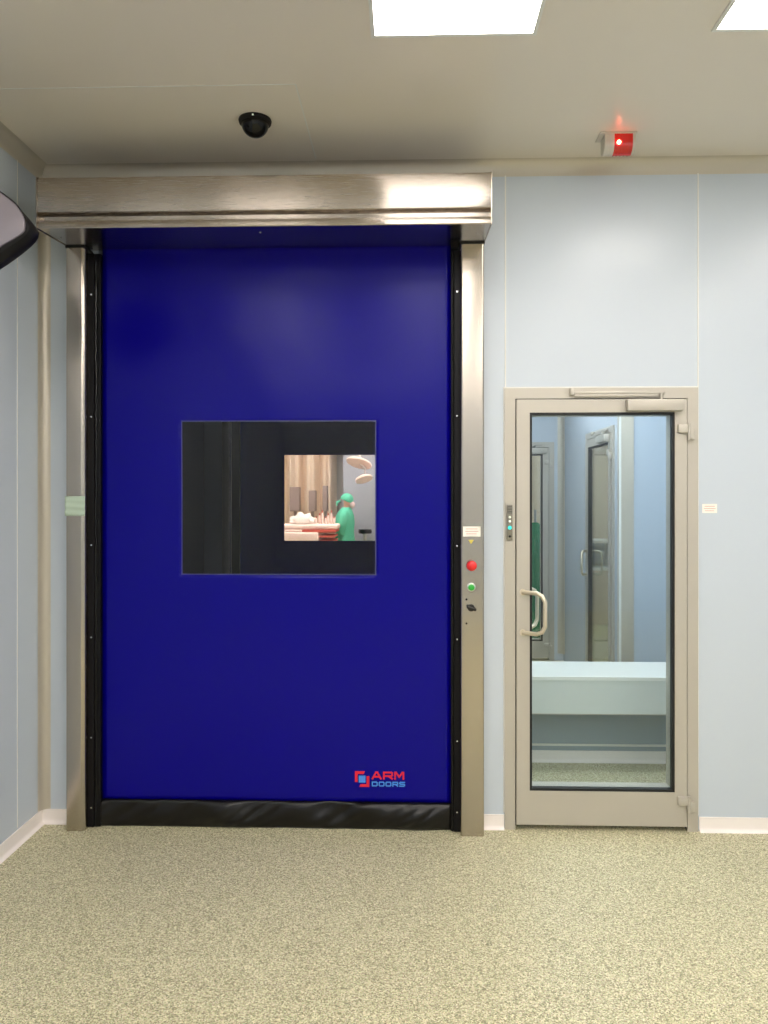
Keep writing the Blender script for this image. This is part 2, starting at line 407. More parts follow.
bm = bmesh.new()
prism(bm, [(LX, LZ+.024), (LX, LZ+.078), (LX+.050, LZ+.078), (LX+.044, LZ+.064), (LX+.014, LZ+.064), (LX+.014, LZ+.024)], 'y', ly, ly-.0015)
prism(bm, [(LX+.072, LZ+.054), (LX+.072, LZ), (LX+.022, LZ), (LX+.028, LZ+.014), (LX+.058, LZ+.014), (LX+.058, LZ+.054)], 'y', ly, ly-.0015)
stroke_word(bm, 'ARM', LX+.088, LZ+.042, .041, .031, .0085, .015, ly)
tag(mesh('logo', bm, M['logo_red'], cur), 'red logo mark and ARM lettering')
bm = bmesh.new(); box(bm, LX+.019, LX+.053, ly-.002, ly, LZ+.022, LZ+.056)
stroke_word(bm, 'DOORS', LX+.087, LZ+.006, .0235, .0185, .0055, .0105, ly)
tag(mesh('logo', bm, M['logo_blue'], cur), 'light blue square and DOORS lettering')
# controls on the hinge-side column
fy = -.095
lab = bx('label', M['paper'], colR, .2725, .357, fy-.0015, fy, 1.458, 1.507)
bm = bmesh.new()
for i, (a, b) in enumerate(((.286, .343), (.283, .347), (.288, .338))): box(bm, a, b, fy-.0022, fy-.001, 1.494-i*.012, 1.4965-i*.012)
mesh('label_print', bm, M['print'], colR)
bm = bmesh.new(); prism(bm, [(.298, 1.442), (.324, 1.442), (.311, 1.422)], 'y', fy-.002, fy); mesh('warning_mark', bm, M['yellow'], colR)
def button(z, x, col, name, label, r=.021):
    bm = bmesh.new(); lathe(bm, [(.0001, fy), (r*1.12, fy), (r*1.12, fy-.006), (r*.9, fy-.009), (.0001, fy-.009)], (x, 0, z), 'y', 28); b = mesh(name+'_collar', bm, M['rim'] if name != 'stop_button' else M['blackp'], colR, True)
    bm = bmesh.new()
    if name == 'stop_button': lathe(bm, [(.0001, fy-.008), (.011, fy-.008), (.011, fy-.02), (r*1.1, fy-.024), (r*1.18, fy-.031), (r*1.0, fy-.038), (r*.6, fy-.042), (.0001, fy-.043)], (x, 0, z), 'y', 28)
    else: lathe(bm, [(.0001, fy-.008), (r*.8, fy-.008), (r*.8, fy-.014), (r*.6, fy-.017), (.0001, fy-.018)], (x, 0, z), 'y', 28)
    tag(mesh(name, bm, col, colR, True), label)
button(1.318, .312, M['red'], 'stop_button', 'red mushroom stop button')
button(1.212, .312, M['green'], 'open_button', 'green lit button', .019)
bm = bmesh.new(); lathe(bm, [(.0001, fy), (.017, fy), (.017, fy-.01), (.013, fy-.014), (.0001, fy-.014)], (.311, 0, 1.112), 'y', 24)
ks = mesh('key_switch', bm, M['blackp'], colR, True)
bm = bmesh.new(); box(bm, .288, .336, -.008, .008, -.007, .007, bev=.004); bmesh.ops.rotate(bm, verts=bm.verts, cent=(.312, 0, 0), matrix=Matrix.Rotation(.35, 3, 'Y'))
bmesh.ops.translate(bm, verts=bm.verts, vec=(0, fy-.021, 1.112)); mesh('key_lever', bm, M['blackp'], colR)
for x, z in ((.289, 1.152), (.289, 1.035)):
    bm = bmesh.new(); lathe(bm, [(.0001, fy), (.005, fy), (.004, fy-.002), (.0001, fy-.002)], (x, 0, z), 'y', 12); mesh('screw', bm, M['brushseal'], colR)
# tape round the left column
bm = bmesh.new()
grid(bm, [CL0-.004+(CL1-CL0+.006)*i/16 for i in range(17)], [1.556+.098*j/14 for j in range(15)], lambda x, z: -.0975+.0022*math.sin(z*190+x*18)*(1 if z < 1.61 else .4)-.001)
tp = mesh('adhesive_tape', bm, M['tape'], None, True); md = tp.modifiers.new('t', 'SOLIDIFY'); md.thickness = .001
tag(tp, 'pale green crinkled tape stuck around the steel column near the corner', 'tape')

# ================================================================ glass doors (same model used three times)
def glass_door(name, x0, x1, z1, y, label, thin=False):
    """door in a wall whose face is at y, seen from -y; returns the root at the door foot"""
    r = empty(name, ((x0+x1)/2, y, 0), label, 'glass door', kind='structure')
    fw = .052; f0, f1 = y-.012, y+(.02 if thin else .09)
    bm = bmesh.new()
    prism(bm, [(x0, 0), (x0, z1), (x1, z1), (x1, 0), (x1-fw, 0), (x1-fw, z1-fw), (x0+fw, z1-fw), (x0+fw, 0)], 'y', f0, f1)
    mesh('door_frame', bm, M['frame'], r)
    # dark rebate between frame and leaf
    bm = bmesh.new(); g = .005
    prism(bm, [(x0+fw, 0.012), (x0+fw, z1-fw), (x1-fw, z1-fw), (x1-fw, 0.012), (x1-fw-g, 0.012), (x1-fw-g, z1-fw-g), (x0+fw+g, z1-fw-g), (x0+fw+g, 0.012)], 'y', y+.004, y+(.018 if thin else .06))
    mesh('rebate_seal', bm, M['gasket'], r)
    lx0, lx1, lz0, lz1 = x0+fw+g, x1-fw-g, .028, z1-fw-g
    gx0, gx1, gz0, gz1 = x0+.122, x1-.116, .196, z1-.122
    bm = bmesh.new(); l0, l1 = y-.02, y+(.02 if thin else .075)
    for a in ((lx0, gx0, lz0, lz1), (gx1, lx1, lz0, lz1), (gx0, gx1, gz1, lz1), (gx0, gx1, lz0, gz0)): box(bm, a[0], a[1], l0, l1, a[2], a[3])
    e = .012
    for a in ((gx0, gx0+e, gz0, gz1), (gx1-e, gx1, gz0, gz1), (gx0+e, gx1-e, gz1-e, gz1), (gx0+e, gx1-e, gz0, gz0+e)): box(bm, a[0], a[1], y+.015, l1, a[2], a[3])
    leaf = mesh('leaf', bm, M['frame'], r)
    bm = bmesh.new(); e = .012
    for a in ((gx0, gx0+e, gz0, gz1), (gx1-e, gx1, gz0, gz1), (gx0+e, gx1-e, gz1-e, gz1), (gx0+e, gx1-e, gz0, gz0+e)): box(bm, a[0], a[1], l0+.004, y+.0145, a[2], a[3])
    mesh('glazing_gasket', bm, M['gasket'], leaf)
    bx('glass_pane', M['glass'], leaf, gx0+e, gx1-e, y+.008, y+.014, gz0+e, gz1-e)
    # hinges on the right
    hx = x1-fw
    for hz in (.148, z1-.213):
        bm = bmesh.new()
        box(bm, hx-.052, hx+.006, l0-.016, l0+.001, hz-.012, hz+.030, bev=.003)
        box(bm, hx-.004, hx+.028, l0-.016, f0+.001, hz-.044, hz+.006, bev=.003)
        tube(bm, [(hx+.001, l0-.012, hz-.046), (hx+.001, l0-.012, hz+.034)], .008, 12)
        mesh('hinge', bm, M['frame'], r, True)
    # closer body, slide arm
    bm = bmesh.new(); box(bm, hx-.305, hx-.035, l0-.04, l0, lz1-.061, lz1-.004, bev=.004); cb = mesh('closer', bm, M['frame'], r, True)
    bm = bmesh.new(); box(bm, x0+.325, x0+.785, f0-.014, f0, z1-.032, z1-.018, bev=.002); box(bm, x0+.318, x0+.335, f0-.027, f0, z1-.038, z1-.004, bev=.002)
    mesh('closer_rail', bm, M['frame'], r, True)
    bm = bmesh.new(); box(bm, x0+.34, hx-.13, f0-.022, f0-.015, z1-.046, z1-.034, bev=.002); tube(bm, [(hx-.14, l0-.026, lz1-.02), (hx-.14, l0-.026, lz1+.026)], .008, 10)
    mesh('closer_arm', bm, M['frame'], r, True)
    # pull handles on both faces
    for side in (-1, 1):
        yb = l0 if side < 0 else l1
        hxx = x0+.088; dx = .098; dy = .062*side
        zt, zb = 1.179, .979
        P = [Vector((hxx, yb, zt)), Vector((hxx+dx*.62, yb+dy*.75, zt)), Vector((hxx+dx*.86, yb+dy*.97, zt-.012)), Vector((hxx+dx, yb+dy*1.05, zt-.04)),
             Vector((hxx+dx, yb+dy*1.05, zb+.04)), Vector((hxx+dx*.86, yb+dy*.97, zb+.012)), Vector((hxx+dx*.62, yb+dy*.75, zb)), Vector((hxx, yb, zb))]
        bm = bmesh.new(); tube(bm, P, .0105, 14)
        for z in (zt, zb): lathe(bm, [(.0001, yb), (.016, yb), (.016, yb+.004*side), (.0001, yb+.005*side)], (hxx, 0, z), 'y', 18)
        mesh('handle', bm, M['handle'], leaf, True)
    return r
D2 = glass_door('door_2', GX0, GX1, GZ, 0, 'beige aluminium framed glass door with a pull handle, beside the blue roll-up door')
# access reader on the door frame
AR = empty('access_reader', (.508, -.012, 1.44), 'slim grey access reader with a glowing teal light on the glass door frame', 'access reader')
bx('housing', M['reader'], AR, .494, .522, -.026, -.012, 1.436, 1.612, bev=.003, smooth=True)
for z, m, n, rr in ((1.55, 'ledw', 'indicator', .006), (1.53, 'ledw', 'indicator', .006), (1.498, 'led', 'indicator', .010), (1.455, 'blackp', 'sensor', .006)):
    bm = bmesh.new(); lathe(bm, [(.0001, -.0262), (rr, -.0262), (rr*.8, -.029), (.0001, -.03)], (.508, 0, z), 'y', 16); mesh(n, bm, M[m], AR, True)
bm = bmesh.new()
for i in range(5): box(bm, .497, .519, -.0275, -.0255, 1.57+i*.008, 1.573+i*.008)
mesh('speaker_slots', bm, M['blackp'], AR)
# paper label on wall
WL = empty('wall_label', (1.494, 0, 1.571), 'small white printed label stuck on the blue wall beyond the glass door', 'label')
bx('paper', M['paper'], WL, 1.458, 1.53, -.0015, 0, 1.571, 1.616)
bm = bmesh.new()
for i, (a, b) in enumerate(((1.469, 1.519), (1.466, 1.522), (1.471, 1.515))): box(bm, a, b, -.0022, -.001, 1.603-i*.011, 1.6052-i*.011)
mesh('print', bm, M['print'], WL)

# ================================================================ dome camera
DC = empty('dome_camera', (-.672, -.46, H), 'black dome security camera on the ceiling in front of the roll-up door', 'security camera')
bm = bmesh.new(); lathe(bm, [(.0001, H), (.071, H), (.073, H-.005), (.070, H-.016), (.061, H-.019), (.0001, H-.019)], (-.672, -.46, 0), n=40); mesh('base_ring', bm, M['rubber'], DC, True)
bm = bmesh.new(); lathe(bm, [(.060, H-.017)]+[(.060*math.cos(a), H-.019-.057*math.sin(a)) for a in [PI/2*i/10 for i in range(10)]]+[(.0005, H-.0765)], (-.672, -.46, 0), n=40); mesh('dome', bm, mat('smoked dome', srgb(5, 5, 6), .16, spec=.3), DC, True)
bm = bmesh.new(); lathe(bm, [(.0001, 0), (.004, 0), (.004, -.004), (.0001, -.005)], (-.668, -.529, H-.011), 'y', 10); mesh('indicator', bm, M['ledw'], DC)
# ================================================================ beacon
BY = -.26
BC = empty('warning_beacon', (.965, BY, H), 'small glowing red warning light on the ceiling above the glass door', 'warning light')
bx('base_plate', M['beaconcap'], BC, .882, 1.05, BY-.045, BY+.05, H-.008, H, bev=.002)
bm = bmesh.new()
def half(bm, x0, x1, r, zc):
    pts = [(BY+r*math.cos(a), zc-r*1.12*math.sin(a)) for a in [PI*i/16 for i in range(17)]]
    prism(bm, pts, 'x', x0, x1)
half(bm, .948, 1.032, .040, H-.046); box(bm, .948, 1.032, BY-.04, BY+.04, H-.047, H-.008)
lens = mesh('lens', bm, M['beacon'], BC, True)
bm = bmesh.new()
for i in range(5): half(bm, .952+i*.0165, .955+i*.0165, .0415, H-.046)
mesh('lens_rib', bm, M['beacon'], BC)
bm = bmesh.new(); half(bm, .905, .948, .041, H-.046); box(bm, .905, .948, BY-.041, BY+.041, H-.047, H-.008); tag(mesh('end_cap', bm, M['beaconcap'], BC, True), 'pale end cap')
bm = bmesh.new(); half(bm, 1.032, 1.044, .041, H-.046); box(bm, 1.032, 1.044, BY-.041, BY+.041, H-.047, H-.008); tag(mesh('end_cap', bm, M['beaconcap'], BC, True), 'pale end cap')
bm = bmesh.new(); bmesh.ops.create_uvsphere(bm, u_segments=16, v_segments=10, radius=.010); bmesh.ops.translate(bm, verts=bm.verts, vec=(.968, BY-.042, H-.048)); mesh('bulb', bm, M['bulb'], BC, True)

# ================================================================ fixture on the left wall
FX = empty('wall_fixture', (XL, -.9, 2.66), 'grey rounded fixture with thick black rim mounted on the left wall', 'fixture')
face = [(-1.407, 2.648), (-1.412, 2.682), (-1.44, 2.727), (-1.496, 2.773), (-1.571, 2.818), (-1.638, 2.835), (-1.706, 2.811), (-1.744, 2.729), (-1.744, 2.619), (-1.706, 2.534), (-1.638, 2.504), (-1.564, 2.53), (-1.496, 2.575), (-1.44, 2.606), (-1.412, 2.626)]
rim = [(-1.392, 2.650), (-1.409, 2.676), (-1.438, 2.712), (-1.486, 2.760), (-1.539, 2.805), (-1.609, 2.850), (-1.686, 2.865), (-1.76, 2.83), (-1.805, 2.75), (-1.805, 2.61), (-1.78, 2.506), (-1.713, 2.46), (-1.635, 2.462), (-1.559, 2.500), (-1.501, 2.538), (-1.447, 2.578), (-1.405, 2.615)]
def smooth_loop(p, k=4):
    out = []; n = len(p)
    for i in range(n):
        a, b, c, d = [Vector(p[(i+j-1) % n]) for j in range(4)]
        for s in range(k):
            t = s/k
            out.append(.5*((2*b)+(c-a)*t+(2*a-5*b+4*c-d)*t*t+(-a+3*b-3*c+d)*t**3))
    return out
def resample(L, n):
    d = [0]
    for a, b in zip(L, L[1:]+L[:1]): d.append(d[-1]+(b-a).length)
    out = []; LL = L+[L[0]]; k = 0
    for i in range(n):
        t = d[-1]*i/n
        while d[k+1] < t: k += 1
        f = (t-d[k])/max(1e-9, d[k+1]-d[k]); out.append(LL[k].lerp(LL[k+1], f))
    return out
face = [(a-.022, b+.02) for a, b in face]; rim = [(max(a-.015, -1.815), b+.018) for a, b in rim]
fa, ri = resample(smooth_loop(face), 64), resample(smooth_loop(rim), 64)
ri = ri[:]
def loft(bm, loops, close0=True, close1=True):
    Rg = [[bm.verts.new(v) for v in L] for L in loops]
    for a, b in zip(Rg, Rg[1:]):
        n = len(a)
        for k in range(n): bm.faces.new([a[k], a[(k+1) % n], b[(k+1) % n], b[k]])
    if close0: bm.faces.new(Rg[0][::-1])
    if close1: bm.faces.new(Rg[-1])
cx, cz = -1.585, 2.66
def sc(L, s, y): return [Vector((cx+(p[0]-cx)*s, y, cz+(p[1]-cz)*s)) for p in L]
bm = bmesh.new()
loft(bm, [sc(fa, 1, -1.0), sc(fa, 1.015, -1.004), [Vector((p[0]*.5+q[0]*.5, -1.0, p[1]*.5+q[1]*.5)) for p, q in zip(fa, ri)], sc(ri, 1, -.975), sc(ri, .97, -.93), sc(ri, .8, -.89), sc(ri, .4, -.87)])
mesh('rim', bm, M['rubber'], FX, True)
bm = bmesh.new(); loft(bm, [sc(fa, .985, -1.0), sc(fa, .97, -1.006), sc(fa, .8, -1.012), sc(fa, .5, -1.017), sc(fa, .1, -1.019)]); mesh('face', bm, M['fixface'], FX, True)
bm = bmesh.new(); tube(bm, [(-1.62, -.875, 2.66), (-1.70, -.86, 2.66), (XL+.012, -.86, 2.66)], .02, 14); lathe(bm, [(.0001, XL), (.05, XL), (.05, XL+.012), (.0001, XL+.012)], (0, -.86, 2.66), 'x', 24)
mesh('bracket', bm, M['steelp'], FX, True)

# ================================================================ dark airlock behind the roll-up door
AY = 3.1
bm = bmesh.new()
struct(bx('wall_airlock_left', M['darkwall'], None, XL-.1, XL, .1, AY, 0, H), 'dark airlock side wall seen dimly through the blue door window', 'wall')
struct(bx('wall_airlock_right', M['lightblue'], None, .40, .47, .1, 4.02, 0, H), 'partition between the dark airlock and the room behind the glass door', 'wall')
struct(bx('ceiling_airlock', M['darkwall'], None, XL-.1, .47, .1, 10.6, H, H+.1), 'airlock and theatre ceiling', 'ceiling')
bm = bmesh.new()
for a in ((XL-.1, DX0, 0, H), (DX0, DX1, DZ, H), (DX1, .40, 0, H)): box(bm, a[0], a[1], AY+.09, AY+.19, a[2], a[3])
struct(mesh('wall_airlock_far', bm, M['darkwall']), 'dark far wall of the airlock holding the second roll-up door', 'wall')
D3 = empty('door_3', (-.65, AY+.05, 0), 'second roll-up door seen dark through the window of the blue door', 'roll-up door', kind='structure')
for x0, x1 in ((CL0, CL1), (CR0, CR1)): 
    bm = bmesh.new(); box(bm, x0, x1, AY, AY+.089, 0, 2.868, bev=.011, seg=3); mesh('column', bm, M['steelv'], D3, True)
bm = bmesh.new(); prism(bm, [(y+AY+.09, z) for y, z in prof2], 'x', HX0, HX1); mesh('header_hood', bm, M['steel'], D3, True)
bm = bmesh.new(); grid(bm, xs, sorted(set(zs) | {WZ0-.025}), lambda x, z: AY+.07, lambda x, z: WX0 < x < WX1 and WZ0-.025 < z < WZ1)
c3 = mesh('curtain', bm, M['blue'], D3, True)
bx('curtain_edge', M['dark'], D3, CL1, CX0, AY+.04, AY+.088, .004, 2.866); bx('curtain_edge', M['dark'], D3, CX1, CR0, AY+.04, AY+.088, .004, 2.866)
bx('window_pane', M['pvc'], c3, WX0, WX1, AY+.069, AY+.071, WZ0-.025, WZ1)
bx('bottom_pouch', M['black'], D3, CX0, CX1, AY+.03, AY+.075, .002, .137, bev=.01)

# ================================================================ operating theatre beyond
struct(bx('wall_theatre_back', M['orwall'], None, XL-1.6, .6, 10.4, 10.5, 0, H), 'pale warm back wall of the bright operating theatre', 'wall')
struct(bx('wall_theatre_left', M['orwall'], None, XL-1.7, XL-1.6, 3.3, 10.5, 0, H), 'pale side wall of the operating theatre', 'wall')
struct(bx('wall_theatre_right', M['orwall'], None, .48, .6, 4.05, 10.4, 0, H), 'pale theatre side wall behind the masked person', 'wall')
struct(bx('wall_theatre_front', M['orwall'], None, XL-1.7, XL-.1, 3.2, 3.3, 0, H), 'theatre wall beside the second roll-up door', 'wall')
struct(bx('floor_theatre', M['floor'], None, XL-1.7, XL-.1, 3.2, 10.6, -.1, 0), 'speckled theatre floor beyond the second door', 'floor')
struct(bx('ceiling_theatre', M['orwall'], None, XL-1.7, XL-.1, 3.2, 10.6, H, H+.1), 'theatre ceiling', 'ceiling')
for xx, yy in ((-2.8, 6.5), (-1.5, 6.5), (-.4, 6.5), (-2.8, 8.6), (-1.5, 8.6), (-.4, 8.6), (-1.5, 4.6)):
    panel_light(xx, yy, 'ceiling light of the operating theatre, hidden above the window view', 'ceiling lights of the operating theatre', 'lamp3')
bm = bmesh.new(); grid(bm, [-2.9+1.62*i/160 for i in range(161)], [.04, .8, 1.6, 2.4, 3.0], lambda x, z: 10.0+.11*math.sin(x*19)+.04*math.sin(x*43+1))
t = mesh('curtain', bm, M['curtain'], None, True); t.modifiers.new('t', 'SOLIDIFY').thickness = .006
tag(t, 'beige curtain in deep vertical folds at the back of the operating theatre', 'curtain')
bx_ = bx('partition_screen', M['orgrey'], None, -1.12, -.1, 9.6, 9.64, .0, 2.9, bev=.005); tag(bx_, 'tall grey blue screen behind the masked person', 'screen')
TB = empty('operating_table', (-1.55, 8.15, 0), 'draped pale pink operating table beside the person in green', 'operating table')
def slab(name, m, x0, x1, y0, y1, z0, z1, par, bev=.03):
    bm = bmesh.new(); box(bm, x0, x1, y0, y1, z0, z1, bev=bev, seg=4); return mesh(name, bm, m, par, True)
slab('drape', M['drape'], -2.3, -1.08, 8.0, 8.6, 1.125, 1.20, TB)
slab('pad', M['drape2'], -1.62, -1.10, 7.98, 8.6, 1.075, 1.125, TB, .015)
slab('pad', M['drape'], -2.3, -1.62, 7.98, 8.6, 1.085, 1.125, TB, .015)
slab('lower_drape', M['drape'], -2.3, -1.36, 7.95, 8.62, .93, 1.085, TB)
slab('side_rail', M['drape2'], -1.36, -1.12, 8.0, 8.6, 1.0, 1.035, TB, .01)
slab('side_panel', M['drape2'], -1.36, -1.12, 8.0, 8.6, .90, .96, TB, .01)
bm = bmesh.new(); box(bm, -1.85, -1.55, 8.2, 8.5, .05, .94, bev=.02); box(bm, -2.1, -1.2, 8.1, 8.6, 0, .06, bev=.02); mesh('pedestal', bm, M['equip'], TB, True)
# cloth bundle and bottles on the table
bm = bmesh.new(); bmesh.ops.create_icosphere(bm, subdivisions=4, radius=1)
for v in bm.verts:
    n = noise.noise(v.co*2.2); v.co = Vector((v.co.x*.19*(1+.35*n), v.co.y*.14, max(v.co.z, -.35)*.11*(1+.5*n)))
bmesh.ops.translate(bm, verts=bm.verts, vec=(-1.66, 8.3, 1.252)); tag(mesh('cloth_bundle', bm, M['glove'], None, True), 'crumpled white cloth bundle lying on the operating table', 'cloth')
random.seed(8)
for i in range(7):
    x = -1.43+i*.047; z0 = 1.2; h = .12+.05*(i % 3)
    o = empty('bottle', (x, 8.25+.05*(i % 2), z0), '%s red capped bottle on the operating table, %s from the person in green' % (('short', 'medium', 'tall')[i % 3], ('seventh', 'sixth', 'fifth', 'fourth', 'third', 'second', 'next')[i]), 'bottle', 'red capped bottles on the operating table')
    y = 8.25+.05*(i % 2)
    bm = bmesh.new(); lathe(bm, [(.0001, z0), (.017, z0), (.018, z0+h*.7), (.008, z0+h*.82), (.0001, z0+h*.82)], (x, y, 0), n=12); mesh('body', bm, M['drape'], o, True)
    bm = bmesh.new(); lathe(bm, [(.0001, z0+h*.82), (.011, z0+h*.82), (.011, z0+h), (.0001, z0+h)], (x, y, 0), n=12); mesh('cap', bm, M['drape2'], o, True)
# monitors on stands
for i, (x0, x1, zt) in enumerate(((-2.03, -1.86, 1.80), (-1.70, -1.58, 1.74), (-1.46, -1.38, 1.82))):
    o = empty('monitor_stand', ((x0+x1)/2, 9.5, 0), ['tall grey equipment cabinet at the curtain, furthest from the person in green', 'narrow grey equipment stand between the cabinet and the tall slim stand', 'tall slim grey equipment stand nearest the person in green'][i], 'equipment stand', 'equipment stands before the theatre curtain')
    bx('housing', M['equip'], o, x0, x1, 9.4, 9.6, 1.38, zt, bev=.01); 
    bm = bmesh.new(); tube(bm, [((x0+x1)/2, 9.5, .04), ((x0+x1)/2, 9.5, 1.39)], .025, 10); box(bm, x0-.05, x1+.05, 9.35, 9.65, 0, .05, bev=.01); mesh('stand', bm, M['equip'], o, True)
# added lamp-shaped discs imitating light reflections on hanging plastic
SL = empty('lamp_reflection', (-.72, 9.0, H), 'pale hanging discs standing in for light reflections above the masked person', 'reflection stand-in')
bm = bmesh.new(); tube(bm, [(-.72, 9.0, H), (-.72, 9.0, 2.75), (-.80, 9.0, 2.55), (-.80, 9.0, 2.26)], .025, 10); mesh('arm', bm, M['orwall'], SL, True)
for (x, z, rr, tl) in ((-.80, 2.20, .22, .25), (-.72, 1.93, .15, -.3)):
    bm = bmesh.new(); lathe(bm, [(.0001, .05), (rr*.5, .05), (rr*.9, .02), (rr, 0), (rr*.98, -.02), (rr*.9, -.025), (.0001, -.02)], n=28)
    bmesh.ops.rotate(bm, verts=bm.verts, cent=(0, 0, 0), matrix=Matrix.Rotation(tl, 3, 'Y') @ Matrix.Rotation(-.35, 3, 'X')); bmesh.ops.translate(bm, verts=bm.verts, vec=(x, 9.0, z)); mesh('reflection_disc', bm, M['drape'], SL, True)
bm = bmesh.new(); tube(bm, [(-.80, 9.0, 2.2), (-.70, 9.0, 2.1), (-.70, 9.0, 1.95)], .018, 8); mesh('arm', bm, M['orwall'], SL, True)
# person in green
def skinned(name, V, E, Rr, m, parent, lvl=2, root=0):
    me = bpy.data.meshes.new(name); me.from_pydata([Vector(v) for v in V], E, []); me.update(); me.materials.append(m)
    o = bpy.data.objects.new(name, me); COL.objects.link(o)
    sk = o.modifiers.new('skin', 'SKIN'); sk.use_smooth_shade = True
    if not me.skin_vertices: me.attributes.new('skin', 'FLOAT', 'POINT')
    for i, r in enumerate(Rr):
        s = me.skin_vertices[0].data[i]; s.radius = r if isinstance(r, tuple) else (r, r); s.use_root = (i == root)
    ss = o.modifiers.new('sub', 'SUBSURF'); ss.levels = lvl; ss.render_levels = lvl
    if parent: o.parent = parent
    return o
PX, PY = -1.03, 8.92
def add_skin_layer(me):
    bm = bmesh.new(); bm.from_mesh(me); bm.verts.layers.skin.verify(); bm.to_mesh(me); bm.free()
def skinned2(name, V, E, Rr, m, parent=None, lvl=2, root=0):
    me = bpy.data.meshes.new(name); me.from_pydata([Vector(v) for v in V], E, []); add_skin_layer(me); me.materials.append(m)
    o = bpy.data.objects.new(name, me); COL.objects.link(o)
    sk = o.modifiers.new('skin', 'SKIN'); sk.use_smooth_shade = True
    for i, r in enumerate(Rr):
        s = me.skin_vertices[0].data[i]; s.radius = r if isinstance(r, tuple) else (r, r); s.use_root = (i == root)
    ss = o.modifiers.new('sub', 'SUBSURF'); ss.levels = lvl; ss.render_levels = lvl
    if parent: o.parent = parent
    return o
# facing +x (towards the screen), slightly towards the camera; local coordinates, z up
person = empty('person', (PX, PY, 0), 'person in green surgical gown, cap and mask standing beside the operating table', 'person')
V = [(0, 0, .88), (0, 0, 1.02), (0, 0, 1.18), (.0, 0, 1.32), (.01, 0, 1.40), (.03, 0, 1.46), (.045, 0, 1.54), (.05, 0, 1.60),   # pelvis..head
     (0, -.17, 1.34), (-.03, -.21, 1.20), (-.03, -.22, 1.08), (-.13, -.17, 1.11), (-.24, -.12, 1.16), (-.28, -.11, 1.175),        # near arm: shoulder, elbow, wrist, palm
     (0, .17, 1.34), (-.03, .21, 1.2), (-.03, .21, 1.08), (-.13, .15, 1.11), (-.24, .06, 1.17), (-.28, .05, 1.185),
     (0, -.09, .84), (.01, -.10, .48), (-.01, -.10, .10), (.12, -.11, .04),
     (0, .09, .84), (.01, .10, .48), (-.01, .10, .10), (.12, .11, .04)]
E_ = [(0, 1), (1, 2), (2, 3), (3, 4), (4, 5), (5, 6), (6, 7), (3, 8), (8, 9), (9, 10), (10, 11), (11, 12), (12, 13), (3, 14), (14, 15), (15, 16), (16, 17), (17, 18), (18, 19),
      (0, 20), (20, 21), (21, 22), (22, 23), (0, 24), (24, 25), (25, 26), (26, 27)]
Rr = [(.10, .14), (.09, .13), (.11, .14), (.10, .13), .06, .05, .085, .07, .06, .05, .042, .038, .028, .03, .06, .05, .042, .038, .028, .03, .085, .055, .042, .035, .085, .055, .042, .035]
body = skinned2('body', V, E_, Rr, M['skin'], person)
# gown: lofted robe round the body, with sleeves
bm = bmesh.new()
def ell(cx, cy, rx, ry, z, n=28, ripple=0): return [Vector((cx+rx*(1+ripple*math.sin(6*2*PI*k/n))*math.cos(2*PI*k/n), cy+ry*(1+ripple*math.sin(6*2*PI*k/n))*math.sin(2*PI*k/n), z)) for k in range(n)]
loft(bm, [ell(-.01, 0, .20, .25, .36, ripple=.05), ell(-.01, 0, .185, .235, .6, ripple=.04), ell(0, 0, .165, .215, .9, ripple=.02), ell(0, 0, .15, .205, 1.05), ell(0, 0, .16, .225, 1.2), ell(0, 0, .15, .235, 1.32), ell(.01, 0, .11, .17, 1.40), ell(.02, 0, .065, .075, 1.455)])
for s in (-1, 1):
    tube(bm, [(0, .15*s, 1.37), (-.01, .22*s, 1.30), (-.03, .245*s, 1.18), (-.04, .235*s, 1.07), (-.13, .18*s, 1.10), (-.22, (.13 if s < 0 else .08)*s, 1.155)], [.07, .085, .078, .072, .06, .045], 14)
gown = mesh('gown', bm, M['gown'], None, True); gown.parent = person
bm = bmesh.new()
bmesh.ops.create_uvsphere(bm, u_segments=20, v_segments=14, radius=1)
for v in bm.verts: v.co = Vector((v.co.x*.112-.0, v.co.y*.098, v.co.z*.105))
bmesh.ops.bisect_plane(bm, geom=bm.verts[:]+bm.edges[:]+bm.faces[:], plane_co=(0, 0, -.03), plane_no=(-.4, 0, -1), clear_outer=True)
bmesh.ops.translate(bm, verts=bm.verts, vec=(.03, 0, 1.585)); o = mesh('cap', bm, M['gown'], None, True); o.parent = person
bm = bmesh.new(); tube(bm, [(-.075, 0, 1.56), (-.13, .01, 1.54), (-.14, 0, 1.48)], [.02, .025, .012], 8); o = mesh('cap_tie', bm, M['gown'], None, True); o.parent = person
bm = bmesh.new(); bmesh.ops.create_uvsphere(bm, u_segments=16, v_segments=10, radius=1)
for v in bm.verts: v.co = Vector((v.co.x*.05+.115, v.co.y*.07, v.co.z*.06+1.50))
o = mesh('mask', bm, M['mask'], None, True); o.parent = person
for s, wx, wy, wz in ((-1, -.27, -.11, 1.172), (1, -.27, .055, 1.182)):
    VV = [(wx, wy, wz), (wx-.05, wy, wz+.004)]; EE = [(0, 1)]; RR = [(.026, .018), (.032, .014)]
    for q, (oy, ln) in enumerate(((-.026, .062), (-.009, .072), (.009, .068), (.026, .054))):
        b = len(VV); VV += [(wx-.07, wy+oy, wz+.004), (wx-.07-ln*.6, wy+oy*1.15, wz-.004), (wx-.07-ln, wy+oy*1.2, wz-.022)]; RR += [.0095, .0085, .007]; EE += [(1, b), (b, b+1), (b+1, b+2)]
    b = len(VV); VV += [(wx-.03, wy-.03*s, wz+.012), (wx-.065, wy-.05*s, wz+.008)]; RR += [.011, .009]; EE += [(0, b), (b, b+1)]
    skinned2('glove', VV, EE, RR, M['glove'], person, 1)
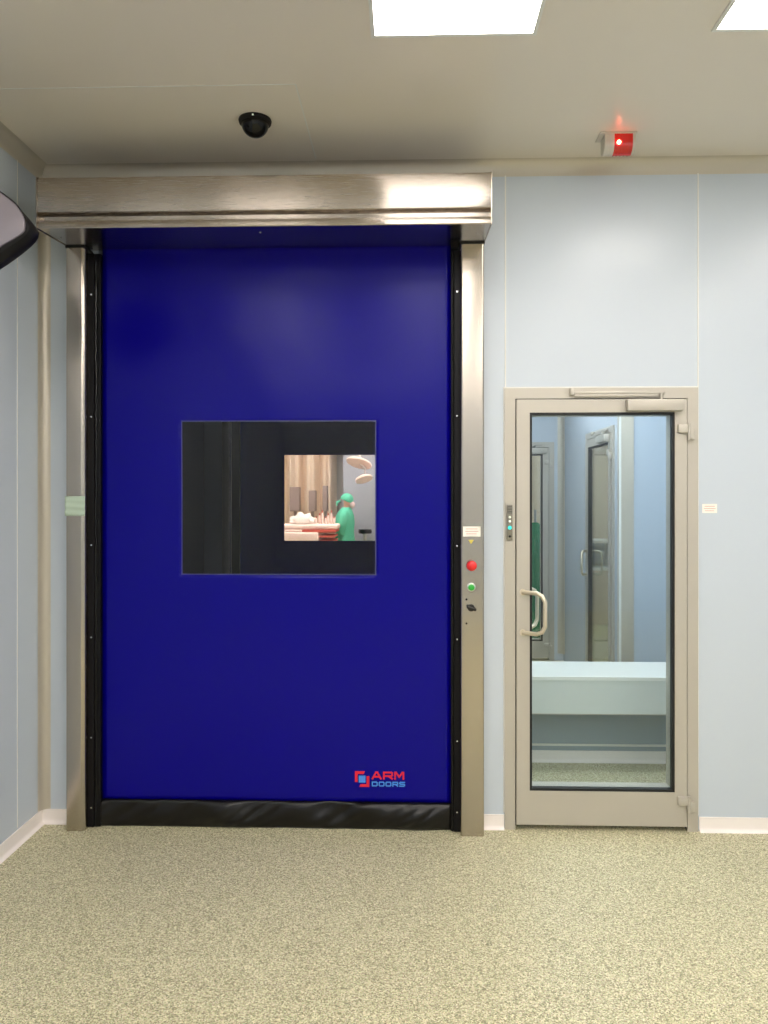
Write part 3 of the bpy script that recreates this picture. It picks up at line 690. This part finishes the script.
# dark stool beside person
ST = empty('stool', (-.72, 9.36, 0), 'dark round stool behind the person in green', 'stool')
bm = bmesh.new(); lathe(bm, [(.0001, 1.00), (.11, 1.0), (.12, 1.03), (.11, 1.07), (.0001, 1.08)], (-.72, 9.36, 0), n=20); mesh('seat', bm, M['blackp'], ST, True)
bm = bmesh.new(); tube(bm, [(-.72, 9.36, .03), (-.72, 9.36, 1.0)], .03, 10); lathe(bm, [(.0001, 0), (.16, 0), (.16, .03), (.0001, .04)], (-.72, 9.36, 0), n=20); mesh('post', bm, M['steelp'], ST, True)

# ================================================================ room behind the glass door
H2 = 2.9
XB = 1.57; YB = 3.92; YN = 1.9
struct(bx('ceiling_corridor', M['lightblue'], None, .47, XR, .1, 6.2, H2, H2+.1), 'pale ceiling of the room behind the glass door', 'ceiling')
bm = bmesh.new(); box(bm, .47, XB, YB, YB+.1, GZ, H2); box(bm, 1.475, XB, YB, YB+.1, 0, GZ); box(bm, .47, .565, YB, YB+.1, 0, GZ)
struct(mesh('wall_corridor_far', bm, M['wall']), 'pale blue far wall with another glass door, seen through the glass door', 'wall')
DSY0, DSY1 = 2.02, 2.93
bm = bmesh.new(); box(bm, XB, XB+.03, YN+.03, DSY0, 0, H2); box(bm, XB, XB+.03, DSY1, YB+.1, 0, H2); box(bm, XB, XB+.03, DSY0, DSY1, 2.19, H2)
struct(mesh('wall_corridor_side', bm, M['wall']), 'pale blue side wall seen obliquely through the glass door', 'wall')
struct(bx('wall_corridor_near', M['lightblue'], None, XB+.09, 3.0, YN, YN+.1, 0, H2), 'bright pale blue wall above the bench, seen through the glass door', 'wall')
struct(bx('wall_corridor_right', M['wall'], None, 2.2, 2.3, .1, YN, 0, H2), 'side wall of the bench room, hidden by the glass door frame', 'wall')
bm = bmesh.new(); prism(bm, [(XB-.004, YN+.03), (XB+.0, YN-.006), (XB+.012, YN-.012), (XB+.105, YN-.012), (XB+.105, YN+.03)], 'z', 0, H2); struct(mesh('trim_13', bm, M['alu'], smooth=True), 'beige vertical corner strip seen through the glass door', 'trim')
struct(bx('trim_14', M['seal'], None, XB-.006, XB+.012, YN-.016, YN-.011, 0, H2), 'white edge of the corner strip seen through the glass door', 'trim')
cove('trim_15', .06, 'z', (-1, -1), (XB, YB), .07, H2, M['alu'], 'pale vertical cove in the far corner behind the glass door')
D4 = glass_door('door_4', .565, 1.475, GZ, YB, 'far glass door at the end of the room, seen through the near glass door')
D5 = glass_door('door_5', DSY0-2.475, DSY1-2.475, GZ, 0, 'glass door in the side wall, seen obliquely through the near glass door', thin=True)
# turn it into the side wall: its face looks towards -x
D5.location = (XB, (DSY0+DSY1)/2, 0); D5.rotation_euler = (0, 0, -PI/2)
struct(bx('wall_store_back', M['orwall'], None, 3.0, 3.1, 1.9, 6.2, 0, H2), 'warm white wall of the store beyond the side door', 'wall')
struct(bx('wall_store_side', M['wood'], None, XB, 3.0, 6.1, 6.2, 0, H2), 'tan end wall of the store beyond the side door', 'wall')
struct(bx('wall_far_room', M['wood'], None, .47, XB, 6.0, 6.1, 0, H2), 'tan wall of the far room beyond the far glass door', 'wall')
def l2(x, y, lab): panel_light(x, y, lab, 'added fill lights behind the glass door', 'fill_lamp', z=H2)
for x, y in ((.6, .80), (1.45, .80), (.9, 1.9), (.75, 2.9), (.75, 5.6), (1.8, 3.6), (1.8, 5.0)): l2(x, y, 'added unseen ceiling light brightening the rooms behind the glass door')  # unseen panels added to brighten the bench front, corridor and store
BN = empty('bench', (1.2, .9, 0), 'long low pale step-over bench crossing the room right behind the glass door', 'bench')
bx('top', M['bench'], BN, .47, 2.2, .775, 1.2, .545, .575); bx('top_edge', M['benchedge'], BN, .47, 2.2, .765, .775, .556, .577)
bx('front_panel', M['bench'], BN, .47, 2.2, .77, .79, .356, .556)
bx('bottom_edge', M['frame'], BN, .47, 2.2, .772, .80, .350, .356)
bx('plinth', M['plinth'], BN, .47, 2.2, .975, 1.15, 0, .545)
struct(bx('trim_16', M['seal'], None, .47, 2.2, .967, .975, .100, .112), 'thin white line above the skirting of the bench plinth', 'trim')
skirting('baseboard_bench', 'x', (-1,), .975, .47, 2.2, 'white coved skirting along the foot of the bench behind the glass door')
# hanging green gown beyond the far door
HG = empty('hanging_gown', (1.40, 4.6, 0), 'green surgical gown hanging on a stand behind the far glass door', 'gown')
bm = bmesh.new(); loft(bm, [ell(1.40, 4.6, .17, .1, .12, ripple=.09), ell(1.40, 4.6, .15, .1, .6, ripple=.08), ell(1.40, 4.6, .13, .09, 1.05, ripple=.05), ell(1.40, 4.6, .14, .08, 1.25, ripple=.02), ell(1.40, 4.6, .03, .03, 1.36)]); mesh('cloth', bm, M['gowndark'], HG, True)
bm = bmesh.new(); tube(bm, [(1.40, 4.6, .0), (1.40, 4.6, 1.5)], .014, 8); lathe(bm, [(.0001, 0), (.16, 0), (.16, .02), (.0001, .03)], (1.40, 4.6, 0), n=20); mesh('stand', bm, M['steelp'], HG, True)
# white wall cabinet seen through the side door
WC = empty('wall_cabinet', (2.2, 5.2, .8), 'white open wall cabinet seen through the side glass door', 'cabinet')
bm = bmesh.new(); X0, X1, Y0, Y1, Z0, Z1 = 2.06, 2.38, 5.0, 5.4, .80, 1.14
for a in ((X0, X1, Y0, Y1, Z0, Z0+.03), (X0, X1, Y0, Y1, Z1-.03, Z1), (X0, X0+.03, Y0, Y1, Z0+.03, Z1-.03), (X1-.03, X1, Y0, Y1, Z0+.03, Z1-.03)): box(bm, *a)
box(bm, X0+.05, X0+.1, Y1, 6.1, Z0+.1, Z1-.1)
mesh('body', bm, M['benchedge'], WC)
bx('back_panel', M['lightblue'], WC, X0+.03, X1-.03, Y1-.02, Y1, Z0+.03, Z1-.03)
